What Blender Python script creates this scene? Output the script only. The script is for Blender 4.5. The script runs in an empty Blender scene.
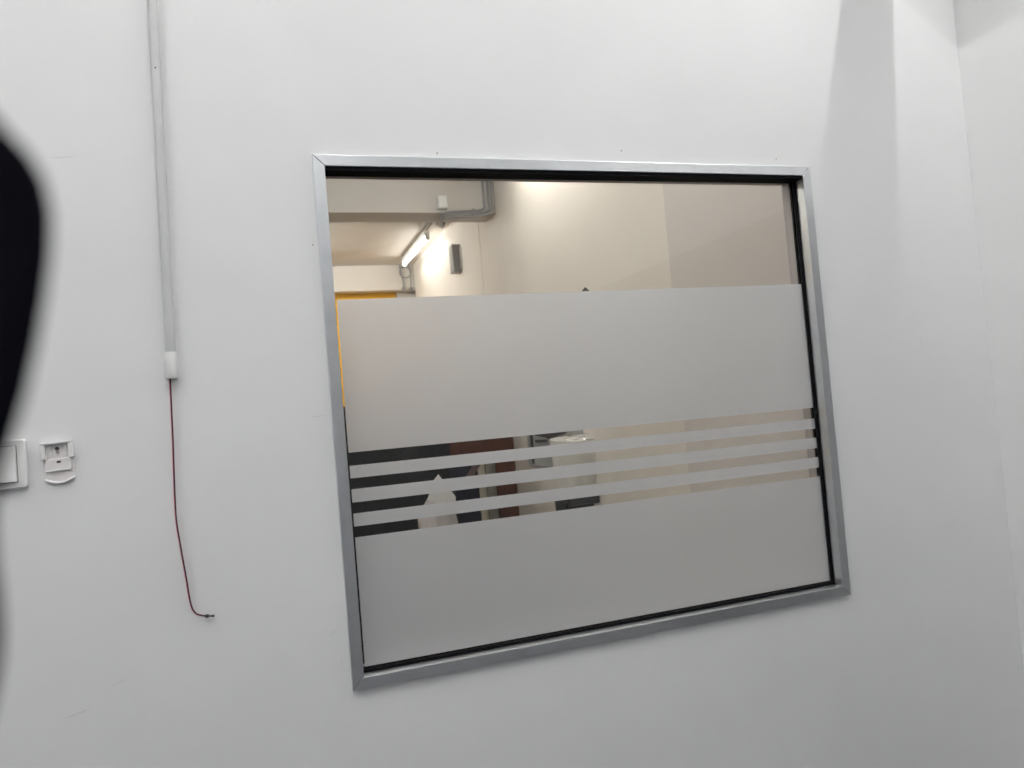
import bpy, bmesh, math, random
from mathutils import Vector, Matrix, Euler
random.seed(7)
scene = bpy.context.scene
COL = scene.collection
Z0 = 0.95                      # height of the window frame's lower edge above the floor

# ------------------------------------------------------------------ camera
cd = bpy.data.cameras.new('camera')
cam = bpy.data.objects.new('camera', cd)
COL.objects.link(cam)
right = Vector((0.947, -0.311, -0.084)).normalized()
fwd = Vector((0.314, 0.949, 0.032)).normalized()
right = (right - fwd * right.dot(fwd)).normalized()
up = right.cross(fwd)
mw = Matrix((right, up, -fwd)).transposed().to_4x4()
mw.translation = Vector((-0.138, -1.654, 0.567 + Z0))
cam.matrix_world = mw
cd.sensor_width = 36.0
cd.lens = 755.9 * 36.0 / 1024.0
cd.clip_start = 0.01
cd.dof.use_dof = True
cd.dof.focus_distance = 1.8
cd.dof.aperture_fstop = 6.5
scene.camera = cam

# ------------------------------------------------------------------ world, exposure
w = bpy.data.worlds.new('world')
scene.world = w
w.use_nodes = True
w.node_tree.nodes['Background'].inputs[0].default_value = (0.8, 0.85, 0.9, 1)
w.node_tree.nodes['Background'].inputs[1].default_value = 0.15
scene.view_settings.view_transform = 'Standard'
scene.view_settings.look = 'None'
scene.view_settings.gamma = 1.0
scene.view_settings.use_curve_mapping = False
scene.view_settings.exposure = 0.0
LAMP_OUR = 124.0                # radiance of the tubes in the near room
LAMP_FAR = 60.0                # radiance of the tubes in the room behind the glass

# ------------------------------------------------------------------ materials
MATS = {}
def mat(name, color, rough=0.5, metal=0.0, noise=0.0, nscale=8.0, bump=0.0, bscale=60.0, spec=0.5, emit=None, estr=0.0, stretch=None):
    m = bpy.data.materials.new(name)
    m.use_nodes = True
    nt = m.node_tree
    b = nt.nodes['Principled BSDF']
    b.inputs['Base Color'].default_value = (*color, 1)
    b.inputs['Roughness'].default_value = rough
    b.inputs['Metallic'].default_value = metal
    b.inputs['Specular IOR Level'].default_value = spec
    if emit:
        b.inputs['Emission Color'].default_value = (*emit, 1)
        b.inputs['Emission Strength'].default_value = estr
    tc = nt.nodes.new('ShaderNodeTexCoord')
    src = tc.outputs['Object']
    if stretch:
        mp = nt.nodes.new('ShaderNodeMapping')
        mp.inputs['Scale'].default_value = stretch
        nt.links.new(src, mp.inputs['Vector'])
        src = mp.outputs['Vector']
    if noise > 0:
        n = nt.nodes.new('ShaderNodeTexNoise')
        n.inputs['Scale'].default_value = nscale
        n.inputs['Detail'].default_value = 5
        nt.links.new(src, n.inputs['Vector'])
        r = nt.nodes.new('ShaderNodeValToRGB')
        r.color_ramp.elements[0].position = 0.3
        r.color_ramp.elements[1].position = 0.7
        r.color_ramp.elements[0].color = (*[c * (1 - noise) for c in color], 1)
        r.color_ramp.elements[1].color = (*[min(1, c * (1 + noise)) for c in color], 1)
        nt.links.new(n.outputs['Fac'], r.inputs['Fac'])
        nt.links.new(r.outputs['Color'], b.inputs['Base Color'])
    if bump > 0:
        n2 = nt.nodes.new('ShaderNodeTexNoise')
        n2.inputs['Scale'].default_value = bscale
        n2.inputs['Detail'].default_value = 4
        nt.links.new(src, n2.inputs['Vector'])
        bp = nt.nodes.new('ShaderNodeBump')
        bp.inputs['Strength'].default_value = bump
        bp.inputs['Distance'].default_value = 0.004
        nt.links.new(n2.outputs['Fac'], bp.inputs['Height'])
        nt.links.new(bp.outputs['Normal'], b.inputs['Normal'])
    MATS[name] = m
    return m

mat('white_paint', (0.80, 0.80, 0.80), 0.6, noise=0.018, nscale=3.0, bump=0.12, bscale=9.0, spec=0.25)
mat('side_paint', (0.79, 0.79, 0.785), 0.6, noise=0.015, nscale=3.0, bump=0.1, bscale=9.0, spec=0.25)
mat('ceiling_paint', (0.80, 0.80, 0.78), 0.8, noise=0.02)
mat('floor_vinyl', (0.13, 0.13, 0.14), 0.4, noise=0.08, nscale=5)
mat('aluminium', (0.72, 0.735, 0.75), 0.36, metal=1.0, noise=0.03, nscale=30, stretch=(1, 1, 1), bump=0.03, bscale=300)
mat('rubber', (0.004, 0.004, 0.005), 0.8, noise=0.1, spec=0.1)
mat('sealant_gap', (0.03, 0.03, 0.035), 0.8)
mat('conduit_pvc', (0.57, 0.575, 0.572), 0.4, noise=0.03, nscale=20)
mat('coupling_pvc', (0.76, 0.76, 0.75), 0.35, noise=0.02, nscale=40)
mat('white_plastic', (0.82, 0.82, 0.81), 0.3, noise=0.01, nscale=40)
mat('pinkish_plastic', (0.80, 0.765, 0.76), 0.35, noise=0.02, nscale=60)
mat('dark_slot', (0.05, 0.045, 0.045), 0.7)
mat('red_wire', (0.42, 0.03, 0.08), 0.35, noise=0.05)
mat('black_wire', (0.012, 0.010, 0.012), 0.4, noise=0.05)
mat('scuff', (0.68, 0.675, 0.665), 0.8, noise=0.05)
mat('speck', (0.22, 0.20, 0.18), 0.8, noise=0.1)
mat('black_cover', (0.003, 0.003, 0.006), 0.8, spec=0.05, noise=0.2, nscale=100)
mat('back_paint', (0.32, 0.325, 0.34), 0.7, noise=0.03)
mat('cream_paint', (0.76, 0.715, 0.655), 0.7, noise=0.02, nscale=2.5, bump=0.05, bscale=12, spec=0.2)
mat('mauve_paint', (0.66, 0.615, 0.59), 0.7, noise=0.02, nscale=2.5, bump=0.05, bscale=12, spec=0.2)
mat('lining_paint', (0.40, 0.355, 0.345), 0.5, noise=0.03)
mat('added_door_grey', (0.15, 0.15, 0.155), 0.5, noise=0.05)
mat('beam_paint', (0.70, 0.67, 0.64), 0.7, noise=0.02, nscale=4)
mat('far_ceiling_paint', (0.70, 0.66, 0.61), 0.8, noise=0.03, nscale=3)
mat('far_floor', (0.16, 0.15, 0.145), 0.5, noise=0.1, nscale=3)
mat('yellow_panel', (0.93, 0.50, 0.012), 0.5, noise=0.06, nscale=2)
mat('grey_conduit', (0.32, 0.32, 0.32), 0.4, noise=0.06)
mat('grey_plastic', (0.30, 0.285, 0.275), 0.4, noise=0.04)
mat('lamp_housing', (0.72, 0.72, 0.70), 0.4, noise=0.01)
mat('tube_near', (0.9, 0.9, 0.9), 0.5, emit=(1.0, 1.0, 0.995), estr=LAMP_OUR)
for _k in (0.3, 0.8, 1.2, 1.6, 4):
    mat('tube_far_%g' % _k, (0.9, 0.9, 0.9), 0.5, emit=(1.0, 0.965, 0.91), estr=LAMP_FAR * _k)
mat('black_cloth', (0.012, 0.012, 0.015), 0.85, noise=0.35, nscale=6, bump=0.2, bscale=25)
mat('navy_cloth', (0.010, 0.011, 0.024), 0.8, noise=0.4, nscale=9, bump=0.3, bscale=25)
mat('mauve_leather', (0.16, 0.10, 0.10), 0.6, noise=0.2, nscale=12)
mat('brown_wood', (0.095, 0.030, 0.017), 0.45, noise=0.35, nscale=4, stretch=(6, 6, 0.8), bump=0.1, bscale=20)
mat('grey_inner', (0.26, 0.25, 0.22), 0.6, noise=0.1, nscale=20, stretch=(8, 8, 0.5))
mat('cream_board', (0.62, 0.56, 0.45), 0.6, noise=0.03)
mat('bag_plastic', (0.60, 0.57, 0.57), 0.35, noise=0.18, nscale=11, bump=0.4, bscale=14)
mat('paper_white', (0.85, 0.85, 0.85), 0.6, noise=0.02)
mat('silver_trim', (0.36, 0.36, 0.35), 0.4, metal=0.4, noise=0.05)
mat('board_grey', (0.40, 0.41, 0.40), 0.3, noise=0.06, nscale=6)
mat('crinkled_foil', (0.62, 0.62, 0.60), 0.16, metal=0.5, noise=0.2, nscale=14, bump=0.9, bscale=22)
mat('dispenser_white', (0.80, 0.78, 0.74), 0.35, noise=0.03, nscale=5)
mat('dark_base', (0.008, 0.009, 0.014), 0.5, noise=0.2)

def glass_mat():
    m = bpy.data.materials.new('clear_glass')
    m.use_nodes = True
    nt = m.node_tree
    nt.nodes.remove(nt.nodes['Principled BSDF'])
    out = nt.nodes['Material Output']
    tr = nt.nodes.new('ShaderNodeBsdfTransparent')
    tr.inputs[0].default_value = (0.955, 0.965, 0.96, 1)
    gl = nt.nodes.new('ShaderNodeBsdfGlossy')
    gl.inputs['Roughness'].default_value = 0.0
    gl.inputs[0].default_value = (1, 1, 1, 1)
    lw = nt.nodes.new('ShaderNodeLayerWeight')
    pw = nt.nodes.new('ShaderNodeMath'); pw.operation = 'POWER'; pw.inputs[1].default_value = 5.0
    ml = nt.nodes.new('ShaderNodeMath'); ml.operation = 'MULTIPLY_ADD'
    ml.inputs[1].default_value = 0.95; ml.inputs[2].default_value = 0.028
    mx = nt.nodes.new('ShaderNodeMixShader')
    nt.links.new(lw.outputs['Facing'], pw.inputs[0])
    nt.links.new(pw.outputs[0], ml.inputs[0])
    nt.links.new(ml.outputs[0], mx.inputs[0])
    nt.links.new(tr.outputs[0], mx.inputs[1])
    nt.links.new(gl.outputs[0], mx.inputs[2])
    nt.links.new(mx.outputs[0], out.inputs['Surface'])
    MATS['clear_glass'] = m
glass_mat()

def film_mat():
    m = bpy.data.materials.new('frosted_film')
    m.use_nodes = True
    nt = m.node_tree
    nt.nodes.remove(nt.nodes['Principled BSDF'])
    out = nt.nodes['Material Output']
    df = nt.nodes.new('ShaderNodeBsdfDiffuse')
    tl = nt.nodes.new('ShaderNodeBsdfRefraction')
    tl.inputs['Roughness'].default_value = 0.75
    tl.inputs['IOR'].default_value = 1.4
    gl = nt.nodes.new('ShaderNodeBsdfGlossy')
    gl.inputs['Roughness'].default_value = 0.38
    gl.inputs[0].default_value = (0.95, 0.97, 1.0, 1)
    tc = nt.nodes.new('ShaderNodeTexCoord')
    n = nt.nodes.new('ShaderNodeTexNoise'); n.inputs['Scale'].default_value = 4
    nt.links.new(tc.outputs['Object'], n.inputs['Vector'])
    r = nt.nodes.new('ShaderNodeValToRGB')
    r.color_ramp.elements[0].color = (0.685, 0.685, 0.68, 1)
    r.color_ramp.elements[1].color = (0.72, 0.72, 0.715, 1)
    nt.links.new(n.outputs['Fac'], r.inputs['Fac'])
    nt.links.new(r.outputs['Color'], df.inputs[0])
    tl.inputs[0].default_value = (0.92, 0.92, 0.92, 1)
    tz = nt.nodes.new('ShaderNodeBsdfTranslucent'); tz.inputs[0].default_value = (0.9, 0.9, 0.9, 1)
    m0 = nt.nodes.new('ShaderNodeMixShader'); m0.inputs[0].default_value = 0.25
    nt.links.new(tl.outputs[0], m0.inputs[1]); nt.links.new(tz.outputs[0], m0.inputs[2])
    m1 = nt.nodes.new('ShaderNodeMixShader'); m1.inputs[0].default_value = 0.40
    m2 = nt.nodes.new('ShaderNodeMixShader'); m2.inputs[0].default_value = 0.24
    nt.links.new(df.outputs[0], m1.inputs[1]); nt.links.new(m0.outputs[0], m1.inputs[2])
    nt.links.new(m1.outputs[0], m2.inputs[1]); nt.links.new(gl.outputs[0], m2.inputs[2])
    nt.links.new(m2.outputs[0], out.inputs['Surface'])
    MATS['frosted_film'] = m
film_mat()

# ------------------------------------------------------------------ helpers
def obj(name, bm, material, parent=None, smooth=False, loc=None, rot=None):
    me = bpy.data.meshes.new(name)
    bmesh.ops.recalc_face_normals(bm, faces=bm.faces[:])
    bm.to_mesh(me); bm.free()
    me.materials.append(MATS[material])
    o = bpy.data.objects.new(name, me)
    COL.objects.link(o)
    if smooth:
        for p in me.polygons: p.use_smooth = True
        if hasattr(me, 'set_sharp_from_angle'):
            me.set_sharp_from_angle(angle=math.radians(40))
    if parent is not None: o.parent = parent
    if loc is not None: o.location = loc
    if rot is not None: o.rotation_euler = rot
    return o

def tag(o, label, cat, group=None):
    o['label'] = label; o['category'] = cat
    if group: o['group'] = group
    return o

def struct(o, label=None):
    o['kind'] = 'structure'
    if label: o['label'] = label
    return o

def thing(name, label, cat, loc=(0, 0, 0), rot=(0, 0, 0), group=None):
    o = bpy.data.objects.new(name, None)
    o.empty_display_size = 0.05
    COL.objects.link(o)
    o.location = loc; o.rotation_euler = rot
    return tag(o, label, cat, group)

def box(x0, x1, y0, y1, z0, z1, bev=0.0, seg=2, bm=None):
    own = bm is None
    if own: bm = bmesh.new()
    vs = [bm.verts.new((x, y, z)) for x in (x0, x1) for y in (y0, y1) for z in (z0, z1)]
    f = [(0, 1, 3, 2), (4, 6, 7, 5), (0, 4, 5, 1), (2, 3, 7, 6), (0, 2, 6, 4), (1, 5, 7, 3)]
    for q in f: bm.faces.new([vs[i] for i in q])
    if bev > 0 and own:
        bmesh.ops.bevel(bm, geom=bm.edges[:], offset=bev, segments=seg, profile=0.5, affect='EDGES')
    return bm

def tube(path, r, n=10, bm=None, cap=True, radii=None):
    if bm is None: bm = bmesh.new()
    P = [Vector(p) for p in path]
    rings = []
    ref = None
    for i, p in enumerate(P):
        t = (P[min(i + 1, len(P) - 1)] - P[max(i - 1, 0)]).normalized()
        if ref is None:
            ref = t.orthogonal().normalized()
        ref = (ref - t * ref.dot(t)).normalized()
        b = t.cross(ref)
        rr = radii[i] if radii else r
        rings.append([bm.verts.new(p + (ref * math.cos(a) + b * math.sin(a)) * rr) for a in [2 * math.pi * k / n for k in range(n)]])
    for a, b in zip(rings, rings[1:]):
        for k in range(n):
            bm.faces.new((a[k], a[(k + 1) % n], b[(k + 1) % n], b[k]))
    if cap:
        bm.faces.new(rings[0]); bm.faces.new(rings[-1])
    return bm

def prism(pts, axis, a0, a1, bev=0.0, seg=2):
    """closed outline pts (2-D) extruded along axis between a0 and a1"""
    bm = bmesh.new()
    def mk(p, a):
        return {'x': (a, p[0], p[1]), 'y': (p[0], a, p[1]), 'z': (p[0], p[1], a)}[axis]
    A = [bm.verts.new(mk(p, a0)) for p in pts]
    B = [bm.verts.new(mk(p, a1)) for p in pts]
    bm.faces.new(A); bm.faces.new(list(reversed(B)))
    for i in range(len(pts)):
        j = (i + 1) % len(pts)
        bm.faces.new((A[i], A[j], B[j], B[i]))
    if bev > 0:
        bmesh.ops.recalc_face_normals(bm, faces=bm.faces[:])
        ed = [e for e in bm.edges if abs(e.verts[0].co['xyz'.index(axis)] - e.verts[1].co['xyz'.index(axis)]) < 1e-6]
        bmesh.ops.bevel(bm, geom=ed, offset=bev, segments=seg, profile=0.5, affect='EDGES')
    return bm

def smooth_path(pts, sub=6):
    P = [Vector(p) for p in pts]; out = []
    for i in range(len(P) - 1):
        p0 = P[max(i - 1, 0)]; p1 = P[i]; p2 = P[i + 1]; p3 = P[min(i + 2, len(P) - 1)]
        for k in range(sub):
            t = k / sub
            out.append(0.5 * ((2 * p1) + (-p0 + p2) * t + (2 * p0 - 5 * p1 + 4 * p2 - p3) * t * t + (-p0 + 3 * p1 - 3 * p2 + p3) * t ** 3))
    out.append(P[-1])
    return out

def rounded(x0, x1, z0, z1, r, n=6):
    pts = []
    for cx, cz, a in ((x1 - r, z1 - r, 0), (x0 + r, z1 - r, 90), (x0 + r, z0 + r, 180), (x1 - r, z0 + r, 270)):
        for k in range(n + 1):
            t = math.radians(a + 90 * k / n)
            pts.append((cx + r * math.cos(t), cz + r * math.sin(t)))
    return pts

# ------------------------------------------------------------------ the near room
WX, WZ = 1.305, 1.15            # outer size of the window frame
WF, WB = 0.012, 0.085           # near and far face of the window wall
XL, XR = -3.2, 1.894
YB = -4.3
ZC = 2.75 + Z0
def Z(v): return v + Z0

def wall_with_hole(x0, x1, z0, z1, hx0, hx1, hz0, hz1, y0, y1):
    bm = bmesh.new()
    V = {}
    for y in (y0, y1):
        for i, x in enumerate((x0, hx0, hx1, x1)):
            for k, z in enumerate((z0, hz0, hz1, z1)):
                V[y, i, k] = bm.verts.new((x, y, z))
    for y in (y0, y1):
        for i in range(3):
            for k in range(3):
                if (i, k) != (1, 1):
                    bm.faces.new((V[y, i, k], V[y, i + 1, k], V[y, i + 1, k + 1], V[y, i, k + 1]))
    def q(a, b):
        bm.faces.new((V[y0, *a], V[y0, *b], V[y1, *b], V[y1, *a]))
    for i in range(3):
        q((i, 0), (i + 1, 0)); q((i, 3), (i + 1, 3)); q((0, i), (0, i + 1)); q((3, i), (3, i + 1))
    q((1, 1), (2, 1)); q((1, 2), (2, 2)); q((1, 1), (1, 2)); q((2, 1), (2, 2))
    return bm

wall = struct(obj('wall_back', wall_with_hole(XL, 2.3, 0.0, ZC, 0, WX, Z0, Z(WZ), WF, WB), 'white_paint'))
struct(obj('wall_right', box(XR, XR + 0.12, YB, WF - 0.0005, 0, ZC), 'side_paint'))
struct(obj('wall_left', box(XL - 0.12, XL, YB, WF, 0, ZC), 'white_paint'))
struct(obj('wall_front', box(XL, XR, YB - 0.12, YB, 0, ZC), 'back_paint'))
struct(obj('floor', box(XL - 0.12, XR + 0.12, YB - 0.12, WF, -0.1, 0), 'floor_vinyl'))
struct(obj('ceiling', box(XL - 0.12, XR + 0.12, YB - 0.12, WF, ZC, ZC + 0.1), 'ceiling_paint'))

# added dark double door, out of view, darkens reflections in window frame and film
dd = bpy.data.objects.new('added_dark_door', None); COL.objects.link(dd); dd.location = (XR, -1.5, 0)
struct(dd, 'added dark grey double door, unseen, darkening reflections in the window')
for y0, y1 in ((-0.9, -0.003), (0.003, 0.9)):
    leaf = obj('added_door_leaf', box(-0.035, -0.001, y0, y1, 0.005, 2.15, 0.003), 'added_door_grey', dd)
    ym = y1 - 0.09 if y1 < 0 else y0 + 0.09
    obj('added_door_handle', tube([(-0.035, ym, 1.02), (-0.085, ym, 1.02), (-0.085, ym + (0.12 if y1 > 0 else -0.12), 1.02)], 0.010, 8), 'aluminium', leaf, True)
obj('added_door_frame', box(-0.045, -0.001, -0.95, -0.902, 0, 2.2), 'added_door_grey', dd)
obj('added_door_frame', box(-0.045, -0.001, 0.902, 0.95, 0, 2.2), 'added_door_grey', dd)
obj('added_door_frame', box(-0.045, -0.001, -0.901, 0.901, 2.152, 2.2), 'added_door_grey', dd)

# scuffs and specks on the window wall
def mark(x, z, length, thick, ang, m='scuff'):
    c, s = math.cos(math.radians(ang)), math.sin(math.radians(ang))
    pts = []
    n = 8
    for k in range(n + 1):
        t = k / n - 0.5
        pts.append((t * length, thick * (0.25 + 0.75 * math.cos(math.pi * t)) * (0.6 + 0.4 * random.random()) + 0.12 * length * (t * t) * 0.5))
    low = [(p[0], p[1] - 2 * thick * (0.3 + 0.6 * math.cos(math.pi * (p[0] / length)))) for p in reversed(pts)]
    pl = [(x + c * p[0] - s * p[1], z + s * p[0] + c * p[1]) for p in pts + low]
    obj('scuff_mark' if m == 'scuff' else 'paint_speck', prism(pl, 'y', WF - 0.0004, WF + 0.0004), m, wall)
for a in [(-0.478, Z(1.135), 0.045, 0.0009, 4), (-0.027, Z(0.585), 0.030, 0.0009, 3), (-0.515, Z(0.055), 0.05, 0.0012, 12),
          (-0.030, Z(0.125), 0.018, 0.001, 30), (-0.018, Z(0.06), 0.02, 0.0008, 80), (-0.44, Z(0.10), 0.035, 0.0009, 18), (1.64, Z(0.655), 0.04, 0.0006, 100)]:
    mark(*a)
for a in [(0.280, Z(1.163), 0.005, 0.0016, 60), (0.750, Z(1.182), 0.004, 0.0016, 20), (1.208, Z(1.172), 0.004, 0.0014, 40), (-0.012, Z(0.955), 0.004, 0.0012, 80)]:
    mark(*a, m='speck')

# ------------------------------------------------------------------ window
FR = 0.025                       # width of the aluminium section
win = bpy.data.objects.new('window_1', None); COL.objects.link(win)
win.location = (WX / 2, WF, Z0)
struct(win, 'aluminium framed interior window with frosted privacy film and clear slits')
def wpart(name, bm, m, parent=win, smooth=False):
    for v in bm.verts: v.co -= Vector((WX / 2, WF, Z0))
    return obj(name, bm, m, parent, smooth)
g = 0.0007                       # mitre gap
bars = [
    [(0, WZ), (WX, WZ), (WX - FR, WZ - FR), (FR, WZ - FR)],
    [(0, 0), (FR, FR), (WX - FR, FR), (WX, 0)],
    [(0, 0), (0, WZ), (FR, WZ - FR), (FR, FR)],
    [(WX, 0), (WX - FR, FR), (WX - FR, WZ - FR), (WX, WZ)],
]
for bi, pts in enumerate(bars):
    c = [sum(p[0] for p in pts) / 4, sum(p[1] for p in pts) / 4]
    q = []
    for px, pz in pts:          # pull the mitres a hair apart
        if bi < 2: q.append((px + (g if px < c[0] else -g), pz + Z0))
        else: q.append((px, pz + (g if pz < c[1] else -g) + Z0))
    wpart('frame_bar', prism(q, 'y', 0.0, 0.047, bev=0.0012), 'aluminium', smooth=False)
    wpart('rear_lining', prism(q, 'y', 0.0473, 0.090), 'lining_paint')
ix0, ix1, iz0, iz1 = FR, WX - FR, FR, WZ - FR
GY = 0.040
gl_, gr_, gt_, gb_ = 0.003, 0.004, 0.008, 0.006
e = 0.0003
for (x0, x1, z0, z1, y0) in [(ix0 + e, ix0 + gl_, iz0 + gb_, iz1 - gt_, 0.030), (ix1 - gr_, ix1 - e, iz0 + gb_, iz1 - gt_, 0.031),
                         (ix0 + e, ix1 - e, iz1 - gt_, iz1 - e, 0.004), (ix0 + e, ix1 - e, iz0 + e, iz0 + gb_, 0.028)]:
    wpart('gasket', box(x0, x1, y0, GY - 0.0002, Z0 + z0, Z0 + z1), 'rubber')
for (x0, x1, z0, z1) in [(ix0 + e, ix0 + 0.004, iz0 + 0.006, iz1 - 0.006), (ix1 - 0.004, ix1 - e, iz0 + 0.006, iz1 - 0.006),
                         (ix0 + e, ix1 - e, iz1 - 0.006, iz1 - e), (ix0 + e, ix1 - e, iz0 + e, iz0 + 0.006)]:
    wpart('back_gasket', box(x0, x1, GY + 0.0062, GY + 0.014, Z0 + z0, Z0 + z1), 'rubber')
pane = wpart('glass_pane', box(ix0 + e, ix1 - e, GY, GY + 0.006, Z0 + iz0 + e, Z0 + iz1 - e), 'clear_glass')
fx0, fx1 = 0.0325, 1.2735
for z0, z1 in [(0.034, 0.3145), (0.338, 0.3665), (0.3905, 0.4195), (0.4435, 0.471), (0.500, 0.838)]:
    fb_ = bmesh.new()            # adhesive film, a single sheet stuck to the pane
    fb_.faces.new([fb_.verts.new((px, GY - 0.0004, pz)) for px, pz in reversed(rounded(fx0, fx1, Z0 + z0, Z0 + z1, 0.0015, 2))])
    film = wpart('frosted_film', fb_, 'frosted_film')
    if film.data.polygons[0].normal.y > 0: film.data.flip_normals()
tab = wpart('film_tab', prism([(0.622, Z0 + 0.8385), (0.643, Z0 + 0.8385), (0.632, Z0 + 0.849)], 'y', GY - 0.0007, GY - 0.0001), 'dark_slot')
tab['label'] = 'tiny dark triangular tab on upper film edge'

# ------------------------------------------------------------------ conduit on the window wall
ct = thing('cable_conduit', 'white plastic cable conduit running down the wall left of the window', 'conduit', (-0.3095, WF, Z(0.684)))
def cpt(z): return Vector((-0.3075 + (z - 0.71) * 0.0165, 0.0035, Z(z))) - Vector((-0.3095, WF, Z(0.684)))
n = 20
obj('pipe', tube([cpt(0.70), cpt(2.748)], 0.0096, n), 'conduit_pvc', ct, True)
obj('end_coupling', tube([cpt(0.684), cpt(0.685), cpt(0.736), cpt(0.7375)], 0.009, n, radii=[0.0116, 0.0121, 0.0121, 0.0112]), 'coupling_pvc', ct, True)
sc_ = cpt(1.318)
obj('screw', tube([sc_ + Vector((0, -0.0088, 0)), sc_ + Vector((0, -0.0102, 0))], 0.0016, 10), 'dark_slot', ct)

wt = thing('twin_wire', 'thin red and black twin wire hanging loose from the conduit end', 'wire', (-0.3075, 0.004, Z(0.70)))
wp = [(-0.3100, 0.700), (-0.3112, 0.6835), (-0.3139, 0.5606), (-0.3172, 0.4607), (-0.3178, 0.4008), (-0.3145, 0.3597), (-0.3110, 0.3219), (-0.3090, 0.3030), (-0.3063, 0.2745), (-0.3040, 0.2461), (-0.3008, 0.2254), (-0.2958, 0.2137), (-0.2887, 0.2079), (-0.2757, 0.2030)]
wp = [(x, 0.004, Z(z)) for x, z in wp]
path = [p - Vector((-0.3075, 0.004, Z(0.70))) for p in smooth_path(wp, 6)]
def off(path, d, dy):
    out = []
    for i, p in enumerate(path):
        t = (path[min(i + 1, len(path) - 1)] - path[max(i - 1, 0)]).normalized()
        nrm = Vector((t.z, 0, -t.x))
        out.append(p + nrm * d + Vector((0, dy, 0)))
    return out
o_ = obj('red_strand', tube(off(path, 0.0008, 0.0006), 0.0014, 8), 'red_wire', wt, True); o_['label'] = 'red insulated strand'
o_ = obj('black_strand', tube(off(path, -0.0006, -0.0012), 0.0011, 8), 'black_wire', wt, True); o_['label'] = 'black insulated strand'
pe = path[-1]; dr = Vector((0.0155, 0, -0.0022))
o_ = obj('connector', tube([pe - dr * 0.12, pe + dr * 0.05, pe + dr * 0.32, pe + dr * 0.36, pe + dr * 0.8, pe + dr * 0.82, pe + dr],
         0.003, 10, radii=[0.0026, 0.0036, 0.0034, 0.0018, 0.0018, 0.0026, 0.0026]), 'black_wire', wt, True)

# ------------------------------------------------------------------ wall bracket
bx = thing('wall_bracket', 'small white plastic wall bracket with keyhole slots beside the light switch', 'bracket', (-0.517, WF, Z(0.494)))
R_ = (0, math.radians(-2.0), 0)
bx.rotation_euler = R_
def arc_plate(x0, x1, zlow, zend, ztop, n=12):
    pts = [(x1, ztop), (x0, ztop)]
    for k in range(n + 1):
        t = k / n
        pts.append((x0 + (x1 - x0) * t, zend - (zend - zlow) * math.sin(math.pi * t)))
    return pts
obj('back_plate', prism(arc_plate(-0.0255, 0.0255, 0.002, 0.011, 0.080), 'y', -0.004, 0.0, bev=0.0008), 'pinkish_plastic', bx)
obj('side_rail', box(-0.028, -0.0195, -0.011, -0.003, 0.050, 0.079, 0.0012), 'white_plastic', bx)
obj('side_rail', box(0.0195, 0.028, -0.011, -0.003, 0.050, 0.079, 0.0012), 'white_plastic', bx)
obj('rib', box(-0.0125, -0.0105, -0.007, -0.003, 0.054, 0.078), 'white_plastic', bx)
obj('rib', box(0.0125, 0.0145, -0.007, -0.003, 0.054, 0.078), 'white_plastic', bx)
obj('top_lip', box(-0.026, 0.026, -0.012, 0.0, 0.0785, 0.083, 0.0012), 'white_plastic', bx)
obj('centre_panel', box(-0.022, 0.022, -0.0072, -0.003, 0.029, 0.050, 0.0015), 'pinkish_plastic', bx)
obj('step_lip', box(-0.0225, 0.0205, -0.009, -0.003, 0.0265, 0.0295, 0.0008), 'white_plastic', bx)
lip = []
for k in range(15):
    t = k / 14
    lip.append((-0.0255 + 0.051 * t, -0.005, 0.0118 - 0.0085 * math.sin(math.pi * t)))
obj('bottom_lip', tube(lip, 0.0022, 8), 'white_plastic', bx, True)
kh = prism([(math.cos(a) * 0.0036, 0.0695 + math.sin(a) * 0.0034) for a in [2 * math.pi * k / 16 for k in range(16)]], 'y', -0.0075, -0.003)
kh2 = prism([(-0.0022, 0.0605), (0.0022, 0.0605), (0.0026, 0.0665), (-0.0026, 0.0665)], 'y', -0.0072, -0.003)
o_ = obj('keyhole', kh, 'dark_slot', bx); obj('keyhole_slot', kh2, 'grey_plastic', o_)
obj('lower_slot', prism(rounded(-0.0025, 0.0050, 0.0415, 0.0455, 0.0018, 4), 'y', -0.0078, -0.003), 'dark_slot', bx)

# ------------------------------------------------------------------ light switch
sw = thing('light_switch', 'white square light switch at the left edge of the photo', 'switch', (-0.6165, WF, Z(0.541)))
obj('switch_plate', prism(rounded(-0.046, 0.046, -0.046, 0.046, 0.006), 'y', -0.0125, 0.0, bev=0.0028, seg=3), 'white_plastic', sw)
rk = box(-0.0305, 0.0305, -0.0185, -0.0115, -0.0335, 0.0335, 0.0012)
for v in rk.verts:
    if v.co.y < -0.013: v.co.y += 0.0035 * (v.co.z / 0.0335)
obj('rocker', rk, 'white_plastic', sw)
obj('rocker_gap', box(-0.0315, 0.0315, -0.0128, -0.0115, -0.0347, 0.0345), 'dark_slot', sw)

# ------------------------------------------------------------------ lamps
def batten(name, label, x, yc, z, length, tubemat, group=None, rad=0.014):
    t = thing(name, label, 'lamp', (x, yc, z), group=group)
    L = length / 2
    obj('housing', box(-0.024, 0.024, -L, L, -0.042, 0.0, 0.004), 'lamp_housing', t)
    for s in (-1, 1):
        obj('end_cap', box(-0.019, 0.019, s * L - 0.012, s * L + 0.012, -0.083, -0.036, 0.004), 'lamp_housing', t)
    obj('tube', tube([(0, -L + 0.012, -0.064), (0, L - 0.012, -0.064)], rad, 14), tubemat, t, True)
    return t
batten('batten_lamp', 'bare tube lamp on the near ceiling along the right wall', 1.76, -0.95, ZC, 1.5, 'tube_near', 'tube lamps of the near room', 0.0105)
batten('batten_lamp', 'bare tube lamp on the near ceiling in front of the window', 0.1, -1.5, ZC, 1.5, 'tube_near', 'tube lamps of the near room')
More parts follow.
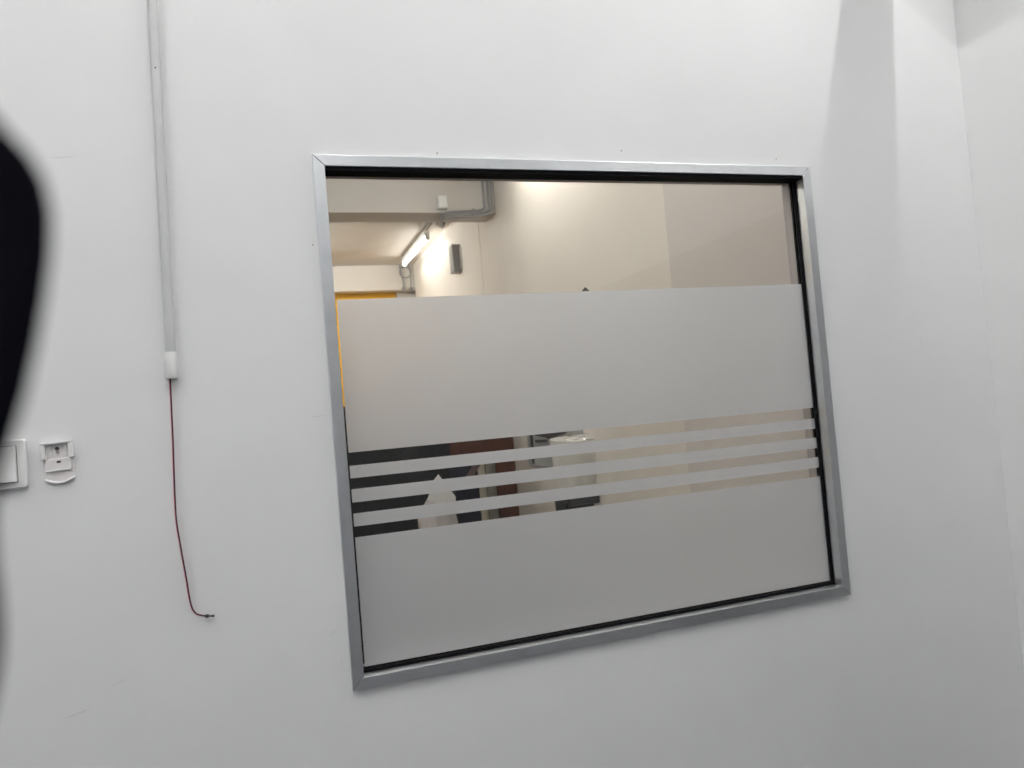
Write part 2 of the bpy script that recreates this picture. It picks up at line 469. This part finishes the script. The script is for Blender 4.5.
batten('batten_lamp', 'bare tube lamp on the near ceiling towards the left wall', -1.7, -1.5, ZC, 1.5, 'tube_near', 'tube lamps of the near room')
batten('batten_lamp', 'bare tube lamp on the near ceiling far behind the viewer', -0.6, -3.3, ZC, 1.5, 'tube_near', 'tube lamps of the near room')

# box added out of view above the window, shaped to cast the shadow band below
ub = thing('shadow_box', 'white box added unseen above and right of the window to cast a shadow', 'duct', (1.605, WF, Z(1.75)))
obj('body', box(-0.070, 0.070, -0.45, 0.0, 0.0, 0.10, 0.006), 'white_plastic', ub)
obj('front_plate', box(-0.058, 0.058, -0.454, -0.449, 0.012, 0.088, 0.002), 'grey_plastic', ub)

# ------------------------------------------------------------------ blurred black cover at the left edge of the view
outline = [(-560, 335), (-530, 283), (-508, 256), (-484, 230), (-470, 205), (-463, 172), (-464, 130), (-470, 85), (-478, 40), (-489, -10), (-501, -50), (-513, -90), (-521, -130),
           (-519, -175), (-514, -215), (-512, -250), (-514, -280), (-519, -310), (-526, -340), (-560, -360), (-860, -350), (-900, -300), (-900, 280), (-860, 330)]
k_ = 0.0001323                   # outline unit in metres
bmf = prism([(a * k_, b * k_) for a, b in outline], 'z', -0.0012, 0.0012, bev=0.0006)
flap = obj('cover_flap', bmf, 'black_cover')
flap.matrix_world = Matrix(((0.94687, 0.06974, -0.31397, -0.1066), (-0.31046, -0.05666, -0.9489, -1.55911), (-0.08396, 0.99596, -0.032, 1.5202), (0, 0, 0, 1)))
tag(flap, 'black rounded flap, out of focus, close by at the left edge', 'cover')

# ------------------------------------------------------------------ the room behind the glass
X2 = 1.52
FZ = Z(2.215)                    # ceiling there
YF = 6.42
struct(obj('wall_side', box(X2, X2 + 0.1, 0.9555, YF, 0, FZ), 'cream_paint'))
struct(obj('wall_pillar', box(1.42, X2 + 0.1, WB + 0.0005, 0.955, 0, FZ), 'mauve_paint'))
struct(obj('floor_2', box(-3.4, X2 + 0.1, WB, YF + 1.3, -0.1, 0), 'far_floor'))
struct(obj('ceiling_2', box(-3.4, X2 + 0.1, WB, YF + 1.3, FZ, FZ + 0.1), 'far_ceiling_paint'))
struct(obj('wall_side_left', box(-3.4, -3.3, WB, YF + 1.3, 0, FZ), 'cream_paint'))
struct(obj('wall_far_end', box(-3.3, X2 + 0.1, YF + 1.2, YF + 1.3, 0, FZ), 'cream_paint'))
struct(obj('trim_1', box(-3.3, X2, 3.4, 3.66, Z(1.958), FZ), 'beam_paint'), 'painted ceiling beam crossing the room behind the glass')
# wall with a wide opening, its lintel shows above the film
struct(obj('wall_lintel', box(-3.3, X2, YF, YF + 0.15, Z(1.945), FZ), 'cream_paint'))
struct(obj('trim_2', box(-3.3, -0.6, YF, YF + 0.15, 0, Z(1.945)), 'cream_paint'))
yd = struct(obj('door_1', box(-0.55, 1.335, YF + 0.19, YF + 0.23, 0, Z(2.0), 0.004), 'yellow_panel'), 'bright yellow door panel under the far lintel')
for z in (0.25, 0.95, 1.65):
    obj('door_rail', box(-0.45, 1.25, YF + 0.182, YF + 0.19, z, z + 0.06), 'yellow_panel', yd)
struct(obj('trim_3', box(1.34, X2 + 0.1, YF + 0.15, YF + 0.26, 0, FZ), 'cream_paint'))
struct(obj('trim_4', box(X2 - 0.003, X2, 3.845, 3.857, 0, FZ), 'cream_paint'), 'thin vertical joint strip on the cream wall')

# tube lamps there, followed by added fill lamps
batten('fluorescent_lamp', 'lit fluorescent tube lamp on the ceiling seen through the glass', 1.34, 5.42, FZ - 0.02, 1.15, 'tube_far_0.3')
batten('fluorescent_lamp', 'fluorescent tube lamp near the beam above the cream wall', 1.28, 2.25, FZ, 1.15, 'tube_far_0.8')
batten('fluorescent_lamp', 'added unseen fill lamp over the middle of the room behind the glass', -0.9, 2.2, FZ, 1.15, 'tube_far_1.6')  # unseen lamp added to raise the ambient light in this room
batten('fluorescent_lamp', 'added unseen fill lamp over the far left, brightening lintel and yellow door', -0.1, 5.2, FZ, 1.15, 'tube_far_4')  # unseen lamp added to brighten the lintel and yellow door
batten('fluorescent_lamp', 'added unseen fill lamp close behind the window, lighting film and pillar', 0.25, 0.78, FZ, 1.15, 'tube_far_1.2')  # unseen lamp added to backlight the film and lift the pillar

# conduits along beam, down from the ceiling, to the lamp
cg = thing('conduit_run', 'grey conduit pipes bending along the beam behind the glass', 'conduit', (1.44, 3.38, Z(1.95)))
org = Vector((1.44, 3.38, Z(1.95)))
def cpath(name, pts, r, m='grey_conduit'):
    obj(name, tube([p - org for p in smooth_path([(a, b, Z(c + 0.02)) for a, b, c in pts], 5)], r, 8), m, cg, True)
for k, dx in enumerate((0.0, 0.035, 0.062)):
    cpath('pipe', [(1.435 + dx, 3.385, 2.185), (1.435 + dx, 3.385, 2.02), (1.435 + dx, 3.383, 1.975 - k * 0.012), (1.41 + dx * 0.5, 3.38, 1.952 - k * 0.016), (1.36, 3.38, 1.945 - k * 0.018), (1.17, 3.38, 1.935 - k * 0.018), (1.13, 3.42, 1.925 - k * 0.016)], 0.009)
for k in range(3):
    cpath('pipe', [(1.13, 3.42, 1.925 - k * 0.016), (1.14 + 0.02 * k, 3.62, 1.91 - 0.01 * k), (1.20 + 0.03 * k, 3.75, 2.05), (1.25 + 0.03 * k, 3.95, 2.155), (1.27 + 0.03 * k, 4.8, 2.17)], 0.009)
cpath('clip', [(1.35, 3.37, 1.96), (1.35, 3.365, 1.90)], 0.006)
jb = thing('beam_box', 'white rectangular box on the beam behind the glass', 'box', (1.13, 3.4, Z(2.005)))  # plain white box on the near face of the beam
obj('box_body', box(-0.034, 0.034, -0.05, 0.0, -0.03, 0.06, 0.004), 'white_plastic', jb)
obj('box_lid', box(-0.030, 0.030, -0.055, -0.049, -0.026, 0.056, 0.003), 'white_plastic', jb)

gb = thing('wall_speaker', 'grey rectangular box mounted high on the cream wall', 'box', (X2, 4.48, Z(1.74)))
obj('casing', box(-0.075, 0.0, -0.055, 0.055, 0.0, 0.235, 0.008), 'grey_plastic', gb)
obj('mount_plate', box(-0.012, 0.0, -0.075, 0.075, 0.02, 0.215, 0.002), 'paper_white', gb)
obj('knob', tube([(-0.04, 0.055, 0.12), (-0.04, 0.075, 0.12)], 0.018, 12), 'paper_white', gb, True)

# cables dangling on the lintel
hc = thing('dangling_cables', 'thin grey cables dangling below the lit tube lamp', 'cable', (1.42, YF, Z(1.95)))
org2 = Vector((1.42, YF, Z(1.95)))
def hp(pts, r=0.007):
    obj('cable', tube([p - org2 for p in smooth_path([(a, YF - b, Z(c)) for a, b, c in pts], 5)], r, 6), 'grey_conduit', hc, True)
hp([(1.36, 0.02, 2.21), (1.375, 0.02, 2.12), (1.39, 0.02, 2.03), (1.39, 0.02, 1.94)])
hp([(1.46, 0.02, 2.21), (1.475, 0.02, 2.12), (1.47, 0.02, 2.02), (1.475, 0.02, 1.94)])
hp([(1.42 + 0.06 * math.sin(a), 0.02, 2.13 + 0.06 * math.cos(a)) for a in [2 * math.pi * k / 12 for k in range(13)]])
obj('clamp', box(-0.05, -0.01, -0.03, 0, -0.02, 0.015), 'grey_plastic', hc)
obj('clamp', box(0.035, 0.075, -0.03, 0, -0.03, 0.015), 'grey_plastic', hc)

# brown wooden cabinet against the cream wall, open front
cb = thing('wooden_cabinet', 'reddish brown wooden cabinet with open front seen through the slits', 'cabinet', (1.16, 3.42, 0))
cx0, cx1 = -0.42, 0.355
obj('stile', box(0.212, cx1, 0.0, 0.03, 0.0, Z(0.52), 0.003), 'brown_wood', cb)
obj('stile', box(cx0, cx0 + 0.10, 0.0, 0.03, 0.0, Z(0.52), 0.003), 'brown_wood', cb)
obj('header', box(cx0 + 0.1005, 0.2115, 0.0, 0.03, Z(0.275), Z(0.52), 0.003), 'brown_wood', cb)
obj('bottom_rail', box(cx0 + 0.1005, 0.2115, 0.0, 0.03, 0.0, 0.12, 0.003), 'brown_wood', cb)
obj('top_board', box(cx0, cx1, 0.0, 0.40, Z(0.5205), Z(0.545), 0.003), 'brown_wood', cb)
obj('side_panel', box(cx1 - 0.02, cx1, 0.031, 0.39, 0.0, Z(0.52)), 'brown_wood', cb)
obj('side_panel', box(cx0, cx0 + 0.02, 0.031, 0.39, 0.0, Z(0.52)), 'brown_wood', cb)
obj('back_panel', box(cx0 + 0.021, cx1 - 0.021, 0.37, 0.39, 0.0, Z(0.52)), 'cream_board', cb)
obj('inner_post', box(0.147, 0.211, 0.031, 0.045, 0.121, Z(0.2745)), 'grey_inner', cb)
obj('inner_panel', box(0.03, 0.1465, 0.06, 0.075, 0.121, Z(0.2745)), 'cream_board', cb)

# black cloth over a partition
pt = thing('draped_partition', 'low partition covered with black cloth behind the lower glass', 'partition', (0.25, 2.95, 0))
obj('board', box(-0.85, 0.62, -0.02, 0.02, 0.03, 1.58), 'grey_inner', pt)
for s in (-0.7, 0.5):
    obj('foot', box(s - 0.03, s + 0.03, -0.2, 0.2, 0.0, 0.03, 0.004), 'silver_trim', pt)
bm = bmesh.new()
NX, NZ = 90, 24
for side in (-1,):
    grid = []
    for i in range(NX + 1):
        row = []
        u = i / NX
        x = -0.88 + 1.575 * u
        for k in range(NZ + 1):
            v = k / NZ
            fold = 0.028 * math.sin(u * 46 + 1.2 * math.sin(v * 3.0 + u * 9)) * (1 - 0.75 * v) + 0.012 * math.sin(u * 19 + v * 7)
            row.append(bm.verts.new((x + 0.02 * math.sin(v * 5 + u * 7), side * (0.075 + fold), 0.05 + 1.56 * v)))
        grid.append(row)
    for i in range(NX):
        for k in range(NZ):
            bm.faces.new((grid[i][k], grid[i + 1][k], grid[i + 1][k + 1], grid[i][k + 1]))
    # over the top and down the other side a little
    back = []
    for i in range(NX + 1):
        p = grid[i][NZ].co
        a = bm.verts.new((p.x, 0.045, 1.61)); b = bm.verts.new((p.x, 0.05, 1.25))
        back.append((a, b))
    for i in range(NX):
        bm.faces.new((grid[i][NZ], grid[i + 1][NZ], back[i + 1][0], back[i][0]))
        bm.faces.new((back[i][0], back[i + 1][0], back[i + 1][1], back[i][1]))
o_ = obj('cloth', bm, 'black_cloth', pt, True)
md = o_.modifiers.new('thickness', 'SOLIDIFY'); md.thickness = 0.004

# navy coat at the end of the partition
nc = thing('navy_coat', 'dark navy coat hanging at the end of the black draped partition', 'coat', (1.03, 3.0, 0.55))
bm = bmesh.new()
coat = [(-0.16, 0.02), (0.08, 0.0), (0.09, 0.30), (0.09, 0.55), (0.088, 0.62), (0.06, 0.65), (-0.03, 0.672), (-0.09, 0.665), (-0.15, 0.62), (-0.17, 0.4)]
obj('coat_body', prism(coat, 'y', -0.05, 0.05, bev=0.03, seg=3), 'navy_cloth', nc, True)
sl = obj('strap', prism([(-0.04, 0.52), (0.015, 0.52), (0.112, 0.64), (0.06, 0.64)], 'y', -0.055, -0.02, bev=0.006), 'mauve_leather', nc)
sl['label'] = 'mauve brown strap'
obj('hook', tube([(-0.12, 0.03, 0.62), (-0.12, 0.045, 0.66), (-0.15, 0.05, 0.67), (-0.17, 0.05, 0.65)], 0.006, 8), 'silver_trim', nc, True)

# pale bag in front of the cloth
pb = thing('plastic_bag', 'crumpled pale plastic bag with white paper peak before the black cloth', 'bag', (0.74, 2.62, 0.55))
bm = bmesh.new()
n1, n2 = 24, 16
rings = []
for k in range(n2 + 1):
    v = k / n2
    ring = []
    wdt = 0.12 * (0.75 + 0.35 * math.sin(math.pi * min(1, v * 1.05)) - 0.62 * max(0, v - 0.72) / 0.28)
    for i in range(n1):
        a = 2 * math.pi * i / n1
        cr = 1 + 0.09 * math.sin(5 * a + 6 * v) + 0.05 * math.sin(9 * a - 11 * v)
        ring.append(bm.verts.new((0.84 * wdt * math.cos(a) * cr + 0.022, 0.09 * (wdt / 0.12) * math.sin(a) * cr, 0.56 * v)))
    rings.append(ring)
for a, b in zip(rings, rings[1:]):
    for i in range(n1):
        bm.faces.new((a[i], a[(i + 1) % n1], b[(i + 1) % n1], b[i]))
bm.faces.new(rings[0]); bm.faces.new(rings[-1])
obj('bag_body', bm, 'bag_plastic', pb, True)
o_ = obj('paper_peak', prism([(-0.05, 0.50), (0.105, 0.42), (0.110, 0.50), (0.022, 0.634), (-0.01, 0.60)], 'y', -0.118, -0.108, bev=0.002), 'paper_white', pb)
o_['label'] = 'folded white paper'

# a small table carries the bag
tb = thing('side_table', 'small dark table holding the pale plastic bag', 'table', (0.74, 2.62, 0))
obj('table_top', box(-0.22, 0.22, -0.17, 0.17, 0.52, 0.5495, 0.004), 'brown_wood', tb)
for sx in (-1, 1):
    for sy in (-1, 1):
        obj('leg', box(sx * 0.19 - 0.02, sx * 0.19 + 0.02, sy * 0.14 - 0.02, sy * 0.14 + 0.02, 0.0, 0.5195, 0.003), 'brown_wood', tb)

# framed board on the cream wall
fb = thing('framed_board', 'grey framed board with dark clips on the cream wall', 'board', (X2, 2.64, Z(0.195)))
h = 0.55
obj('panel', box(-0.012, 0.0, -0.43, 0.39, 0.0, h), 'board_grey', fb)
obj('frame_edge', box(-0.022, 0.0, 0.3905, 0.435, -0.02, h + 0.02, 0.002), 'silver_trim', fb)
obj('frame_edge', box(-0.022, 0.0, -0.455, -0.4305, -0.02, h + 0.02, 0.002), 'silver_trim', fb)
obj('frame_edge', box(-0.022, 0.0, -0.43, 0.39, h, h + 0.02, 0.002), 'silver_trim', fb)
obj('frame_edge', box(-0.022, 0.0, -0.43, 0.39, -0.02, -0.0005, 0.002), 'silver_trim', fb)
obj('inner_edge', box(-0.020, -0.012, 0.345, 0.375, 0.0, h - 0.001), 'dark_base', fb)
obj('dark_clip', prism([(0.26, 0.140), (0.08, 0.145), (0.08, 0.162), (0.26, 0.158)], 'x', -0.03, -0.012), 'dark_base', fb)
obj('dark_sheet', prism([(0.28, 0.185), (0.10, 0.176), (0.02, 0.165), (-0.24, 0.205), (-0.24, 0.36), (0.28, 0.36)], 'x', -0.02, -0.012), 'dark_base', fb)

# dispenser with dark base, mounted on the cream wall
dp = thing('wall_dispenser', 'pale rounded dispenser with black notched base on the cream wall', 'dispenser', (X2, 2.175, Z(-0.04)))
body = bmesh.new()
rr = []
for k in range(11):
    v = k / 10
    wy = 0.088 + 0.045 * math.sin(math.pi * 0.5 * v)
    wx = 0.175 + 0.02 * math.sin(math.pi * 0.5 * v)
    zz = 0.145 + 0.27 * v
    ring = []
    for i in range(20):
        t = math.pi * i / 19
        ring.append(body.verts.new((-wx * math.sin(t) ** 0.6, wy * math.cos(t), zz + 0.01 * math.cos(t))))
    rr.append(ring)
for a, b in zip(rr, rr[1:]):
    for i in range(19): body.faces.new((a[i], a[i + 1], b[i + 1], b[i]))
    body.faces.new((a[19], a[0], b[0], b[19]))
body.faces.new(rr[0]); body.faces.new(rr[-1])
obj('tank', body, 'dispenser_white', dp, True)
wrap = bmesh.new()
rr = []
for k in range(7):
    v = k / 6
    s = 1.04 - 0.5 * v ** 2
    ring = [wrap.verts.new((-(0.105 * s) * math.sin(math.pi * i / 19) ** 0.6 * (1 + 0.08 * math.sin(i * 2.1 + k)), 0.124 * s * math.cos(math.pi * i / 19) * (1 + 0.05 * math.sin(i * 1.7 + 2 * k)), 0.405 + 0.03 * v)) for i in range(20)]
    rr.append(ring)
for a, b in zip(rr, rr[1:]):
    for i in range(19): wrap.faces.new((a[i], a[i + 1], b[i + 1], b[i]))
    wrap.faces.new((a[19], a[0], b[0], b[19]))
wrap.faces.new(rr[0]); wrap.faces.new(rr[-1])
o_ = obj('wrapping', wrap, 'crinkled_foil', dp, True); o_['label'] = 'glinting crinkled clear wrapping'
obj('bottom_rim', prism([(0.0, 0.085), (-0.15, 0.075), (-0.15, -0.075), (0.0, -0.085)], 'z', 0.132, 0.1445), 'silver_trim', dp)
base = [(0.10, 0.125), (-0.14, 0.125), (-0.14, 0.075), (-0.105, 0.066), (-0.09, 0.085), (-0.07, 0.08), (-0.058, 0.05), (-0.02, 0.025), (0.03, 0.022), (0.048, 0.045), (0.062, 0.04), (0.07, 0.015), (0.085, 0.02)]
obj('base', prism(base, 'x', -0.17, -0.004), 'dark_base', dp)
